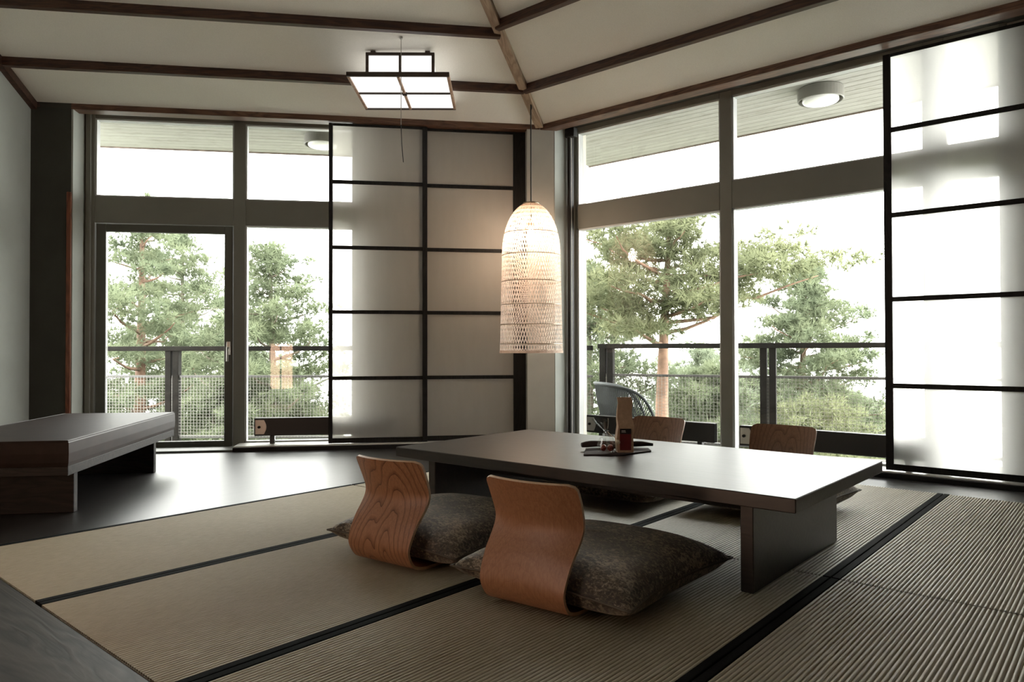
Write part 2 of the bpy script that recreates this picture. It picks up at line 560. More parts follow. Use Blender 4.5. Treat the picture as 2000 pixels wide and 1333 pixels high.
structure(ws.build('wall_side', M['wall'], rz=LA), 'pale grey wall behind the bench')
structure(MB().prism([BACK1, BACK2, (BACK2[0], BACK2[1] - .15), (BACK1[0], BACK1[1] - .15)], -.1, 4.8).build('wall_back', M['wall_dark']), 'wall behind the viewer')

# trims and beams
structure(MB().box(S_SIDE, corner[0], D_T, D_T + .13, Z_T, 3.22, .004).build('trim_4', M['trim'], rz=LA), 'brown wooden trim above the glass door')
t5 = MB()
t5.box(-.06, 8.6, 0, .13, 0, .185, .004)
structure(t5.build('trim_5', M['trim'], loc=(X_T, CXY[1] + .03, Z_T), rz=-PI / 2), 'brown wooden trim above the right windows')
sb = MB(); sb.beam((S_SIDE + .025, 7.0, 3.06), (S_SIDE + .025, 2.5, Z_C + SLOPE * 4.4), .05, .07)
structure(sb.build('trim_6', M['beam'], rz=LA), 'dark sloping trim where the side wall meets the ceiling')


def ceiling_beam(a, b, w, h, mat, name, label):
    a, b = Vector(a), Vector(b)
    L = (b - a).length
    m = MB().box(0, L, -w / 2, w / 2, -h, .03, .003)
    o = m.build(name, mat)
    d = (b - a).normalized()
    q = d.to_track_quat('X', 'Z')
    o.rotation_mode = 'QUATERNION'
    o.rotation_quaternion = q
    o.location = a
    structure(o, label)
    return o


for i, (dl, lab) in enumerate([(.545, 'lower brown ceiling beam above the glass door'), (1.20, 'upper brown ceiling beam above the glass door')]):
    h = hip(dl)
    ceiling_beam(left_pt(S_SIDE, dl), h, .055, .062, M['beam'], 'beam_%d' % (i + 1), lab)
for i, (dr, lab) in enumerate([(.545, 'lower brown ceiling beam above the right windows'), (1.28, 'upper brown ceiling beam above the right windows')]):
    h = hip(dr)
    ceiling_beam(h, right_pt(-4.2, dr), .055, .062, M['beam'], 'beam_%d' % (i + 3), lab)
ceiling_beam(hip(.02), hip(RISE), .075, .05, M['hip'], 'beam_5', 'pale wooden hip beam rising from the corner')

# ------------------------------------------------------------------ door wall glazing
FD = 7.15
w1 = structure(empty('window_1', (0, 0, 0), LA), 'olive grey window frame beside the glass door')
zH, zT1, zT0 = 3.04, 2.324, 2.085
def member(par, x0, x1, y0, y1, z0, z1, mat='frame', name='frame_member', c=.004):
    return MB().box(x0, x1, y0, y1, z0, z1, c).build(name, M[mat], par)
member(w1, -2.858, -2.773, FD, FD + .11, -.02, 3.13)
member(w1, -2.845, -2.80, FD - .025, FD, -.02, 3.12)
member(w1, -1.557, -1.449, FD, FD + .11, -.02, 3.13)
member(w1, -.454, -.40, FD, FD + .11, -.02, 3.13)
member(w1, -2.773, -.454, FD, FD + .11, zH, 3.13)
member(w1, -2.773, -1.557, FD, FD + .11, 2.078, zT1)
member(w1, -1.449, -.454, FD, FD + .11, zT0, zT1)
member(w1, -1.449, -.454, FD, FD + .11, -.02, .035)


def reveal_lining(par, x0, x1, y0, y1, z0, z1, t=.012):
    """inner reveal of an opening, outdoor light put into its pale colour"""
    member(par, x0, x0 + t, y0, y1, z0, z1, 'frame_in', 'lit_reveal', 0)
    member(par, x1 - t, x1, y0, y1, z0, z1, 'frame_in', 'lit_reveal', 0)
    member(par, x0, x1, y0, y1, z1 - t, z1, 'frame_in', 'lit_reveal', 0)
    member(par, x0, x1, y0, y1, z0, z0 + t, 'frame_in', 'lit_reveal', 0)


for x0, x1, z0, z1 in [(-2.773, -1.557, zT1, zH), (-1.449, -.454, zT1, zH), (-1.449, -.454, .035, zT0)]:
    reveal_lining(w1, x0, x1, FD + .012, FD + .085, z0, z1)
    member(w1, x0, x1, FD + .085, FD + .091, z0, z1, 'glass', 'pane', 0)

d1 = structure(empty('door_1', (0, 0, 0), LA), 'glass balcony door with dark olive frame')
DF = FD + .01
member(d1, -2.765, -2.68, DF, DF + .06, -.01, 2.07, 'door', 'door_stile')
member(d1, -1.64, -1.565, DF, DF + .06, -.01, 2.07, 'door', 'door_stile')
member(d1, -2.68, -1.64, DF, DF + .06, 2.0, 2.07, 'door', 'door_rail')
member(d1, -2.68, -1.64, DF, DF + .06, -.01, .055, 'door', 'door_rail')
member(d1, -2.68, -1.64, DF + .025, DF + .031, .055, 2.0, 'glass', 'pane', 0)
member(d1, -2.70, -1.50, 6.875, DF, -.02, .004, 'door', 'threshold')
hd = MB().tube([(-1.60, DF - .005, .93), (-1.60, DF - .05, .93), (-1.60, DF - .05, .80)], .010, 8).box(-1.617, -1.583, DF - .012, DF, .86, .985, .003)
hd.build('door_handle', M['steel'], d1)

sl = structure(empty('window_sill_left', (0, 0, 0), LA), 'pale sill under the paper screens')
member(sl, -1.50, 1.20, 6.895, 7.17, -.03, .032, 'sill', 'sill_board')
member(sl, -1.50, 1.20, 6.868, 6.895, -.03, .022, 'track', 'sill_track')

# ------------------------------------------------------------------ right wall glazing
FX = 5.92
w2 = structure(empty('window_2'), 'olive grey frame of the right windows')
def memr(par, x0, x1, y0, y1, z0, z1, mat='frame', name='frame_member', c=.004):
    return MB().box(x0, x1, y0, y1, z0, z1, c).build(name, M[mat], par)
rT1, rT0, rH = 2.345, 2.11, 3.075
bays = [(2.73, 4.24), (1.165, 2.62), (.70, 1.035)]
for y0, y1 in [(4.24, 4.285), (2.62, 2.73), (1.035, 1.165), (.66, .70)]:
    memr(w2, FX, FX + .11, y0, y1, -.02, 3.13)
for y0, y1 in bays:
    memr(w2, FX, FX + .11, y0, y1, rH, 3.13)
    memr(w2, FX, FX + .11, y0, y1, rT0, rT1)
    memr(w2, FX, FX + .11, y0, y1, -.02, .035)
    for z0, z1 in ((rT1, rH), (.035, rT0)):
        t = .012
        for a in ((y0, y0 + t, z0, z1), (y1 - t, y1, z0, z1), (y0, y1, z1 - t, z1), (y0, y1, z0, z0 + t)):
            memr(w2, FX + .012, FX + .085, *a, 'frame_in', 'lit_reveal', 0)  # inner reveal strips, daylight on them painted as a pale colour
        memr(w2, FX + .085, FX + .091, y0, y1, z0, z1, 'glass', 'pane', 0)
sr = structure(empty('window_sill_right'), 'pale sill along the right windows')
memr(sr, 5.69, FX + .03, -.6, 4.285, -.03, .030, 'sill', 'sill_board')
memr(sr, 5.665, 5.69, -.6, 4.20, -.03, .022, 'track', 'sill_track')

# blind guide in the corner of the right windows
bgd = thing('blind_guide', 'dark vertical blind guide with a black bracket beside the corner pier', 'blind guide', (5.80, 4.23, 0))
MB().box(-.035, .035, -.06, .05, 3.00, 3.09, .008).build('bracket', M['track'], bgd)
MB().box(-.02, -.002, -.005, .03, .03, 3.0, .003).build('guide_rail', M['shoji'], bgd)
MB().box(.004, .016, -.005, .02, .03, 3.0, .003).build('guide_strip', M['sill'], bgd)
MB().box(.02, .045, -.005, .03, .03, 3.0, .003).build('guide_rail', M['track'], bgd)

# ------------------------------------------------------------------ paper screens
ZB = [.036, .64, 1.26, 1.865, 2.48, 3.03]


def screen(name, label, loc, rz, width, rows, paper, lw, rw, rail=.034):
    o = thing(name, label, 'screen', loc, rz, 'sliding paper screens')
    th = .030
    MB().box(0, lw, 0, th, ZB[0], ZB[-1], .002).build('stile', M['shoji'], o)
    MB().box(width - rw, width, 0, th, ZB[0], ZB[-1], .002).build('stile', M['shoji'], o)
    for k, z in enumerate(ZB):
        z0, z1 = z - rail / 2, z + rail / 2
        if k == 0: z0, z1 = ZB[0], ZB[0] + .045
        if k == len(ZB) - 1: z0, z1 = ZB[-1] - .022, ZB[-1]
        MB().box(lw, width - rw, .003, th - .003, z0, z1, .002).build('rail', M['shoji'], o)
    for k in range(len(ZB) - 1):
        za = ZB[k] + (.045 if k == 0 else rail / 2)
        zb = ZB[k + 1] - (.022 if k == len(ZB) - 2 else rail / 2)
        MB().add([(lw, .017, za), (width - rw, .017, za), (width - rw, .017, zb), (lw, .017, zb)], [(0, 1, 2, 3)]).build('paper_panel', paper, o)
    return o


screen('paper_screen', 'black framed screen overlapping the edge of the glazing beside the glass door', sd(-.665, 6.945), LA, .915, 5, M['paper'], .036, .046)
screen('paper_screen', 'black framed screen with a broad post next to the beige corner pier', sd(.17, 6.985), LA, 1.04, 5, M['paper'], .046, .125)
screen('paper_screen', 'tall sheer white screen drawn across the windows right of the table', (5.72, .47, 0), PI / 2, .92, 5, M['paper_sheer'], .05, .050)
# the third screen is turned so that its outer side faces the window
o = bpy.data.objects['paper_screen.002']
o.location = (5.75, .465, 0)

# ------------------------------------------------------------------ tatami
def tatami_meshes(length, width, bw):
    m = MB()
    n = int((width - 2 * bw) / .0148)
    sub = 6
    ys, zs = [], []
    for k in range(n * sub + 1):
        u = k / sub
        ys.append(bw + (width - 2 * bw) * u / n)
        zs.append(-.0075 * (1 - abs(math.sin(PI * u)) ** .5))
    vs, fs = [], []
    for y, z in zip(ys, zs):
        vs += [(0.002, y, z), (length - .002, y, z)]
    for k in range(len(ys) - 1):
        fs.append((2 * k, 2 * k + 1, 2 * k + 3, 2 * k + 2))
    m.add(vs, fs)
    m.box(.002, length - .002, .003, width - .003, ZF + .001, -.0085)
    body = m.mesh('woven_mat', M['tatami'])
    e0 = MB().box(.001, length - .001, .001, bw, ZF + .002, .0008, .0015).mesh('border', M['heri'])
    e1 = MB().box(.001, length - .001, width - bw, width - .001, ZF + .002, .0008, .0015).mesh('border', M['heri'])
    return body, e0, e1


MY = [-1.13, -.10, .93, 1.96, 2.99, 4.03]
MX = [.868, 3.006, 5.205]
T_MESH = tatami_meshes(MX[1] - MX[0] - .009, 1.027, .031)
T_MESH2 = tatami_meshes(MX[2] - MX[1] - .009, 1.027, .031)
mat_labels = {
    (0, 4): 'tatami mat nearest the bench, left of its seam', (1, 4): 'tatami mat at the table end below the two paper screens',
    (0, 3): 'tatami mat under the farther front floor chair', (1, 3): 'tatami mat under the table end nearer the corner lamp',
    (0, 2): 'tatami mat under the nearer front floor chair and cushion', (1, 2): 'tatami mat under the near table leg slab',
    (0, 1): 'dim tatami mat in the lower right foreground', (1, 1): 'tatami mat below the sheer white screen',
    (0, 0): 'tatami mat cut off at the bottom right corner', (1, 0): 'tatami mat cut off at the right edge'}
for (i, j), lab in mat_labels.items():
    if j == 0: continue
    t = thing('tatami_mat', lab, 'tatami mat', (MX[i] + .0015, MY[j] + .0015, 0), 0, 'tatami mats on the floor')
    bm_, e0, e1 = (T_MESH, T_MESH2)[i]
    obj_from(bm_, 'woven_mat', t); obj_from(e0, 'border', t); obj_from(e1, 'border', t)

# ------------------------------------------------------------------ low table
tb = thing('low_table', 'long low dark oak table with slab legs in the middle of the tatami', 'table', (3.10, 1.955, 0))
MB().box(-.56, .56, -1.055, 1.055, .333, .385, .003).build('tabletop', M['table'], tb)
MB().box(-.49, .485, -.875, -.825, 0.001, .333, .003).build('leg', M['table'], tb)
MB().box(-.49, .485, .825, .875, 0.001, .333, .003).build('leg', M['table'], tb)
MB().box(-.03, .03, -.825, .825, .20, .333, .003).build('stretcher', M['table'], tb)

# ------------------------------------------------------------------ floor chairs
PROFILE = [(.36, .014), (.22, .013), (.10, .013), (.03, .016), (-.020, .030), (-.048, .060), (-.062, .095), (-.059, .135), (-.040, .19), (-.013, .235),
           (.006, .275), (.006, .315), (-.010, .36), (-.032, .41), (-.052, .452)]


def chair_meshes(mat, key):
    # resample the profile
    P = [Vector((a, 0, b)) for a, b in PROFILE]
    fine = []
    for i in range(len(P) - 1):
        p0, p1, p2, p3 = P[max(i - 1, 0)], P[i], P[i + 1], P[min(i + 2, len(P) - 1)]
        for k in range(4):
            t = k / 4
            fine.append(.5 * ((2 * p1) + (p2 - p0) * t + (2 * p0 - 5 * p1 + 4 * p2 - p3) * t * t + (3 * p1 - p0 - 3 * p2 + p3) * t ** 3))
    fine.append(P[-1])
    L = [0.0]
    for a, b in zip(fine, fine[1:]): L.append(L[-1] + (b - a).length)
    tot = L[-1]
    # extra rows near the rounded top
    nc, th, rad = 16, .0115, .028
    front, back = [], []
    for r, p in enumerate(fine):
        t = (fine[min(r + 1, len(fine) - 1)] - fine[max(r - 1, 0)]).normalized()
        nrm = Vector((t.z, 0, -t.x))            # towards the front / up of the seat
        zz = p.z
        hw = .168 + .022 * min(1, max(0, (zz - .03) / .36))
        a = tot - L[r]
        if a < rad: hw = hw - rad + math.sqrt(max(0, rad * rad - (rad - a) ** 2))
        if L[r] < rad: hw = hw - rad + math.sqrt(max(0, rad * rad - (rad - L[r]) ** 2))
        cv = .042 * min(1, max(0, (zz - .10) / .2))
        fr, bk = [], []
        for c in range(nc + 1):
            y = hw * (2 * c / nc - 1)
            off = Vector((cv * (y / .19) ** 2, y, 0))
            q = p + off
            fr.append(q + nrm * th / 2); bk.append(q - nrm * th / 2)
        front.append(fr); back.append(bk)
    n, c1 = len(fine), nc + 1
    m = MB()
    vs = [v for row in front for v in row] + [v for row in back for v in row]
    fs = []
    o = n * c1
    for r in range(n - 1):
        for c in range(nc):
            fs.append((r * c1 + c, r * c1 + c + 1, (r + 1) * c1 + c + 1, (r + 1) * c1 + c))
            fs.append((o + r * c1 + c, o + (r + 1) * c1 + c, o + (r + 1) * c1 + c + 1, o + r * c1 + c + 1))
    m.add(vs, fs)
    shell = m.mesh('shell', mat, True)
    loop = [(0, c) for c in range(nc)] + [(r, nc) for r in range(n - 1)] + [(n - 1, c) for c in range(nc, 0, -1)] + [(r, 0) for r in range(n - 1, 0, -1)]
    e = MB()
    ev = [front[r][c] for r, c in loop] + [back[r][c] for r, c in loop]
    k = len(loop)
    e.add(ev, [(i, (i + 1) % k, k + (i + 1) % k, k + i) for i in range(k)])
    return shell, e.mesh('laminated_edge', M['ply_edge'], True)


def cushion_meshes():
    n = 36
    hs = .385
    m = MB()
    def pt(i, j, side):
        u, v = 2 * i / n - 1, 2 * j / n - 1
        # edges draw in between pointed corners
        x = hs * u * (1 - .10 * (1 - v * v) ** 1.2 * abs(u) ** 3)
        y = hs * v * (1 - .10 * (1 - u * u) ** 1.2 * abs(v) ** 3)
        g = max(0.0, (1 - abs(u) ** 3.2) * (1 - abs(v) ** 3.2)) ** .5
        puff = 1 + .05 * math.sin(5 * u + 2.2 * v) + .04 * math.sin(4 * v - 3 * u * v + 1)
        edge = .074
        if side > 0:
            return (x, y, edge + .108 * g * puff)
        return (x, y, max(.004, edge - .085 * g ** .8))
    vs = [pt(i, j, 1) for i in range(n + 1) for j in range(n + 1)]
    fs = []
    k = n + 1
    for i in range(n):
        for j in range(n):
            fs.append((i * k + j, (i + 1) * k + j, (i + 1) * k + j + 1, i * k + j + 1))
    m.add(vs, fs)
    vs2 = [pt(i, j, -1) for i in range(n + 1) for j in range(n + 1)]
    m.add(vs2, [f[::-1] for f in fs])
    body = m.mesh('cushion_body', M['velvet'], True)
    ring = [pt(i, 0, 1) for i in range(n)] + [pt(n, j, 1) for j in range(n)] + [pt(i, n, 1) for i in range(n, 0, -1)] + [pt(0, j, 1) for j in range(n, 0, -1)]
    pm = MB().tube(ring, .0045, 6, closed=True)
    return body, pm.mesh('piping', M['piping'], True)


CB, CP = cushion_meshes()
chairs = [
    ('bent plywood floor chair with bold cathedral grain, nearer the bench', (1.960, 2.365, .0012), R(5), 'ply1'),
    ('bent plywood floor chair with fine straight grain, closest to the viewer', (1.950, 1.595, .0012), R(5), 'ply2'),
    ('plywood floor chair back showing behind the table beside the paper bag', (4.262, 2.40, .0012), R(180), 'ply3'),
    ('plywood floor chair back showing behind the table next to the right-hand window bay', (4.262, 1.58, .0012), R(180), 'ply3')]
cache = {}
for lab, loc, rz, mk in chairs:
    if mk not in cache: cache[mk] = chair_meshes(M[mk], mk)
    t = thing('floor_chair', lab, 'chair', loc, rz, 'legless plywood chairs around the low table')
    obj_from(cache[mk][0], 'shell', t); obj_from(cache[mk][1], 'laminated_edge', t)
cushions = [
    ('brown crushed velvet cushion on the chair with bold cathedral grain', (2.345, 2.405, .020), R(3)),
    ('large brown crushed velvet floor cushion lying closest to the viewer', (2.310, 1.580, .020), R(1)),
    ('brown velvet cushion in shadow under the table beyond the paper bag', (3.90, 2.40, .020), R(180)),
    ('brown velvet cushion with a corner poking out past the near table leg', (4.09, 1.60, .020), R(180))]
for lab, loc, rz in cushions:
    t = thing('floor_cushion', lab, 'cushion', loc, rz, 'velvet floor cushions')
    obj_from(CB, 'cushion_body', t); obj_from(CP, 'piping', t)

# ------------------------------------------------------------------ bench
bn = thing('bench', 'long low bench with a brown leather pad on dark wood slabs by the side wall', 'bench', sd(-2.145, 5.105), LA)
bx0, bx1, by0, by1 = -.395, .395, -.915, .915


def soft_pad(x0, x1, y0, y1, z0, z1, r, mat, name, par):
    m = MB()
    nx, ny = 10, 20
    rings = []
    prof = [(0.0, z0), (-.004, z0 + .02), (-.006, (z0 + z1) / 2), (-.004, z1 - r), (r * .3, z1 - r * .3), (r, z1)]
    per = [(x0 + (x1 - x0) * i / nx, y0) for i in range(nx)] + [(x1, y0 + (y1 - y0) * j / ny) for j in range(ny)] + \
          [(x1 - (x1 - x0) * i / nx, y1) for i in range(nx)] + [(x0, y1 - (y1 - y0) * j / ny) for j in range(ny)]
    k = len(per)
    cx, cy = (x0 + x1) / 2, (y0 + y1) / 2
    for inset, z in prof:
        for x, y in per:
            fx = ((x1 - x0) / 2 - inset) / ((x1 - x0) / 2); fy = ((y1 - y0) / 2 - inset) / ((y1 - y0) / 2)
            m.v.append((cx + (x - cx) * fx, cy + (y - cy) * fy, z))
    for a in range(len(prof) - 1):
        for i in range(k):
            m.f.append((a * k + i, a * k + (i + 1) % k, (a + 1) * k + (i + 1) % k, (a + 1) * k + i))
    b = (len(prof) - 1) * k
    m.f.append(tuple(b + i for i in range(k)))
    m.f.append(tuple(range(k))[::-1])
    o = m.build(name, mat, par)
    return o


pad = soft_pad(bx0, bx1, by0, by1, .285, .422, .012, M['leather'], 'leather_pad', bn)
ring = [(bx0 + .004, by0 + .004, .419), (bx1 - .004, by0 + .004, .419), (bx1 - .004, by1 - .004, .419), (bx0 + .004, by1 - .004, .419)]
MB().tube(ring, .004, 6, closed=True).build('piping', M['leather'], pad)
MB().box(bx0, bx1, by0, by1, .235, .285, .003).build('seat_frame', M['bench_wood'], bn)
MB().box(bx0 + .08, bx1 - .08, by0 + .265, by0 + .315, ZF, .235, .003).build('leg', M['bench_wood'], bn)
MB().box(bx0 + .08, bx1 - .08, by1 - .215, by1 - .165, ZF, .235, .003).build('leg', M['bench_wood'], bn)

# ------------------------------------------------------------------ things on the table
TZ = .3862
nk = thing('napkin', 'dark brown folded cloth napkin lying under the paper bag', 'napkin', (3.13, 2.00, TZ), R(-40))
MB().prism([(-.20, -.10), (-.02, -.135), (.17, -.03), (.19, .07), (.02, .15), (-.13, .12)], 0, .006).build('flat_fold', plain('napkin_cloth', (.035, .022, .020), .9, var=.2, scale=60), nk)
rm = MB()
pts, rads = [], []
for k in range(15):
    t = k / 14
    pts.append((-.16 + .36 * t, .085 + .035 * math.sin(PI * t * 1.1) - .05 * t, .026 + .004 * math.sin(9 * t)))
    rads.append(.016 * (.55 + .6 * math.sin(PI * min(1, t * .9 + .12)) + .12 * math.sin(17 * t)))
rm.tube(pts, rads, 10)
rm.build('rolled_fold', bpy.data.materials['napkin_cloth'], nk, smooth=True)

kraft = plain('kraft_paper', (.40, .27, .175), .75, var=.16, scale=45)
bag = thing('paper_bag', 'tall brown kraft paper gift bag standing on the table', 'bag', (3.115, 1.945, TZ + .006), R(-47))
bm = MB()
sec = [(0.0, .040, .028), (.07, .041, .029), (.13, .040, .026), (.165, .038, .018), (.20, .037, .010), (.245, .036, .005), (.272, .036, .003)]
vs = []
for z, hx, hy in sec:
    w = .004 * math.sin(z * 60)
    vs += [(-hx + w, -hy, z), (hx + w, -hy, z), (hx * (1 - .10 * (z > .1)) + w, 0, z), (hx + w, hy, z), (-hx + w, hy, z), (-hx * (1 - .10 * (z > .1)) + w, 0, z)]
fs = [tuple(range(6))[::-1], tuple((len(sec) - 1) * 6 + i for i in range(6))]
for a in range(len(sec) - 1):
    for i in range(6):
        fs.append((a * 6 + i, a * 6 + (i + 1) % 6, (a + 1) * 6 + (i + 1) % 6, (a + 1) * 6 + i))
bm.add(vs, fs).build('bag_body', kraft, bag)
lb = MB().box(-.030, .026, -.0315, -.0295, .012, .118).build('paper_label', plain('dark_red_label', (.13, .014, .014), .5), bag)
MB().box(-.030, .026, -.0325, -.0312, .092, .118).build('label_band', plain('black_label_band', (.008, .007, .007), .5), lb)
ink = plain('label_lettering', (.6, .58, .52), .6)
MB().box(-.022, -.002, -.0334, -.0324, .106, .1095).build('lettering', ink, lb)
MB().box(-.022, .000, -.0334, -.0324, .100, .1025).build('lettering', ink, lb)

cell = NT('cellophane')
tr = cell.n('ShaderNodeBsdfTransparent'); tr.inputs['Color'].default_value = (.97, .98, .97, 1)
gl = cell.n('ShaderNodeBsdfGlossy'); gl.inputs['Roughness'].default_value = .08
mx = cell.n('ShaderNodeMixShader'); mx.inputs[0].default_value = .16
cell.l(tr.outputs[0], mx.inputs[1]); cell.l(gl.outputs[0], mx.inputs[2]); cell.l(mx.outputs[0], cell.out.inputs['Surface'])
cb = thing('candy_bag', 'clear cellophane candy bag tied at the neck in front of the paper bag', 'candy bag', (3.045, 2.005, TZ + .006), R(-47))
cm = MB()
prof = [(.004, .040, .034), (.035, .043, .036), (.07, .033, .027), (.095, .014, .011), (.105, .007, .007), (.115, .016, .008), (.15, .034, .008), (.168, .040, .007)]
random.seed(4)
vs, fs, q = [], [], 14
for z, a, b in prof:
    for k in range(q):
        an = 2 * PI * k / q
        jit = 1 + (.14 if k % 2 else -.10)
        lean = -.22 * max(0, z - .09)
        vs.append((a * math.cos(an) * jit + lean * 1.8 , b * math.sin(an) * jit - lean * .2, z + random.uniform(-.003, .003)))
for a in range(len(prof) - 1):
    for k in range(q):
        fs.append((a * q + k, a * q + (k + 1) % q, (a + 1) * q + (k + 1) % q, (a + 1) * q + k))
fs.append(tuple(range(q))[::-1])
cm.add(vs, fs).build('cellophane', cell.m, cb)
MB().tube([(.009 * math.cos(2 * PI * k / 12), .009 * math.sin(2 * PI * k / 12), .105) for k in range(12)], .0022, 6, closed=True).build('tie', M['cord'], cb)
MB().tube([(0, -.009, .105), (.02, -.03, .085), (.045, -.036, .07)], .0012, 5).build('ribbon', plain('straw_ribbon', (.45, .33, .2), .6), cb)


def ball(r, n=14, sq=1.0):
    m = MB()
    m.lathe([(max(1e-4, r * math.sin(PI * k / n)), r * sq * (1 - math.cos(PI * k / n))) for k in range(n + 1)], 18)
    return m


red = plain('dark_red_candy', (.22, .035, .025), .35, var=.4, scale=80)
cream = plain('cream_candy', (.62, .55, .40), .4, var=.1, scale=60)
rot = Matrix.Rotation(R(-47), 4, 'Z')
for (x, y, z, r, mt, lab) in [(-.017, -.006, .010, .0165, red, 'dark red candy ball in the cellophane bag, farther from the paper bag'),
                              (.017, -.010, .010, .0165, red, 'dark red candy ball in the cellophane bag, next to the paper bag'),
                              (.047, -.046, .048, .0115, cream, 'small cream candy hanging from the straw ribbon')]:
    p = Vector((3.045, 2.005, TZ + .006)) + rot @ Vector((x, y, z - .004))
    c = ball(r).build('candy', mt, loc=p, smooth=True)
    tag(c, lab, 'candy', 'candies in the cellophane bag')

# ------------------------------------------------------------------ woven pendant lamp
PX, PY = 5.13, 4.19
PZ0, PZ1 = .885, 2.235
pl = thing('pendant_lamp', 'tall woven bamboo pendant lamp glowing in the corner', 'lamp', (PX, PY, 0))


def shade_r(z):
    t = (z - PZ0) / (PZ1 - PZ0)
    if t < .64:
        return .286 - .020 * (t / .64)
    u = (t - .64) / .36
    return max(.062, .266 * math.sqrt(max(0, 1 - (u * .972) ** 2.2)))


def shade_weave(nstrip, turn, wid, rows=64, off=0.0):
    m = MB()
    zs = []
    for k in range(rows + 1):
        t = k / rows
        zs.append(PZ0 + (PZ1 - PZ0) * (t if t < .6 else .6 + .4 * math.sin((t - .6) / .4 * PI / 2)))
    for sgn in (1, -1):
        for s in range(nstrip):
            vs = []
            for k, z in enumerate(zs):
                r = shade_r(z) + off + .0012 * sgn * (1 if (k + s) % 2 else -1)
                a = 2 * PI * (s / nstrip) + sgn * turn * (z - PZ0) / (PZ1 - PZ0)
                w = min(wid, 2 * PI * r / nstrip * .62) / r / 2
                vs += [(r * math.cos(a - w), r * math.sin(a - w), z), (r * math.cos(a + w), r * math.sin(a + w), z)]
            m.add(vs, [(2 * k, 2 * k + 1, 2 * k + 3, 2 * k + 2) for k in range(rows)])
    return m


tag(shade_weave(68, 1.55, .0072).build('woven_shade', M['bamboo'], pl), None, None, None, 'stuff')
for z in (.955, 1.13, 1.31, 1.52, 1.76, 1.96):
    MB().tube([(shade_r(z) * math.cos(2 * PI * k / 48), shade_r(z) * math.sin(2 * PI * k / 48), z) for k in range(48)], .0035, 5, closed=True).build('hoop', M['brass'], pl)
MB().lathe([(.287, PZ0 + .012), (.290, PZ0 + .012), (.290, PZ0 - .012), (.284, PZ0 - .012), (.284, PZ0 + .012)], 48).build('bottom_rim', M['bamboo'], pl)
MB().lathe([(.001, PZ1 + .012), (.07, PZ1 + .010), (.078, PZ1), (.07, PZ1 - .004)], 32).build('top_cap', M['brass'], pl, smooth=True)
hz = Z_C + SLOPE * (D_T - (PX * NX + PY * NY))
MB().tube([(0, 0, PZ1 - .16), (0, 0, hz - .02)], .006, 6).build('cord', M['cord'], pl)
hk = [(0, 0, hz - .10)] + [(.012 * math.sin(a), 0, hz - .075 - .025 * math.cos(a)) for a in (.6, 1.4, 2.3, 3.1)] + [(0, 0, hz - .002)]
MB().tube(hk, .005, 6).build('ceiling_hook', M['cord'], pl)
MB().lathe([(.001, PZ1 - .15), (.022, PZ1 - .155), (.028, PZ1 - .19), (.05, PZ1 - .215), (.045, PZ1 - .225), (.02, PZ1 - .225)], 24).build('socket', M['brass'], pl, smooth=True)
bulb = MB().lathe([(.018, PZ1 - .225), (.024, PZ1 - .245), (.044, PZ1 - .285), (.048, PZ1 - .315), (.04, PZ1 - .345), (.02, PZ1 - .362), (.001, PZ1 - .365)], 24)
bulb.build('bulb', emit('warm_bulb_glow', (1.0, .78, .60), 62.0), pl, smooth=True)

# ------------------------------------------------------------------ paper ceiling lamp
cl = thing('ceiling_lamp', 'wood framed paper lamp under the sloping ceiling with a wide lower tray', 'lamp', (4.08, 4.72, 0), R(-48.6))
glow = emit('lit_lamp_paper', (1.0, .975, .93), .40)
T = .41
zl = 3.085
MB().box(-T, T, -T, -T + .022, zl, zl + .035, .002).build('tray_bar', M['lamp_wood_dark'], cl)
MB().box(-T, T, T - .022, T, zl, zl + .035, .002).build('tray_bar', M['lamp_wood_dark'], cl)
MB().box(-T, -T + .022, -T + .022, T - .022, zl, zl + .035, .002).build('tray_bar', M['lamp_wood'], cl)
MB().box(T - .022, T, -T + .022, T - .022, zl, zl + .035, .002).build('tray_bar', M['lamp_wood'], cl)
MB().box(-.011, .011, -T + .022, -.02, zl - .004, zl + .03, .002).build('tray_bar', M['lamp_wood'], cl)
MB().box(-.011, .011, .02, T - .022, zl - .004, zl + .03, .002).build('tray_bar', M['lamp_wood'], cl)
MB().box(-T + .022, T - .022, -.011, .011, zl, zl + .03, .002).build('tray_bar', M['lamp_wood_dark'], cl)
MB().box(-.02, .02, -.02, .02, zl - .008, zl + .03, .002).build('tray_boss', M['lamp_wood_dark'], cl)
for x0, x1 in ((-T + .022, -.011), (.011, T - .022)):
    for y0, y1 in ((-T + .022, -.011), (.011, T - .022)):
        MB().box(x0, x1, y0, y1, zl + .012, zl + .016).build('paper_pane', glow, cl)
HB = .268
top_near = 3.355
def cz(y): return min(top_near, 3.275 - .268 * y) - .012
ztop_f, ztop_b = cz(-HB) - .005, cz(HB) - .03
zb_ = zl + .037
for sx in (-1, 1):
    MB().box(sx * HB - .012, sx * HB + .012, -HB - .012, -HB + .012, zb_, ztop_f, .002).build('box_post', M['lamp_wood_dark'], cl)
    MB().box(sx * HB - .012, sx * HB + .012, HB - .012, HB + .012, zb_, ztop_b, .002).build('box_post', M['lamp_wood_dark'], cl)
    m = MB().add([(sx * HB, -HB + .012, zb_), (sx * HB, HB - .012, zb_), (sx * HB, HB - .012, ztop_b), (sx * HB, -HB + .012, ztop_f)], [(0, 1, 2, 3)])
    m.build('paper_pane', glow, cl)
    tp = MB().box(sx * HB * .83 - .02, sx * HB * .83 + .02, -HB - .002, -HB + .05, ztop_f, ztop_f + .018, .002)
    tp.build('mount_block', M['lamp_wood_dark'], cl)
MB().box(-HB, HB, -HB - .012, -HB + .012, ztop_f - .024, ztop_f, .002).build('box_rail', M['lamp_wood_dark'], cl)
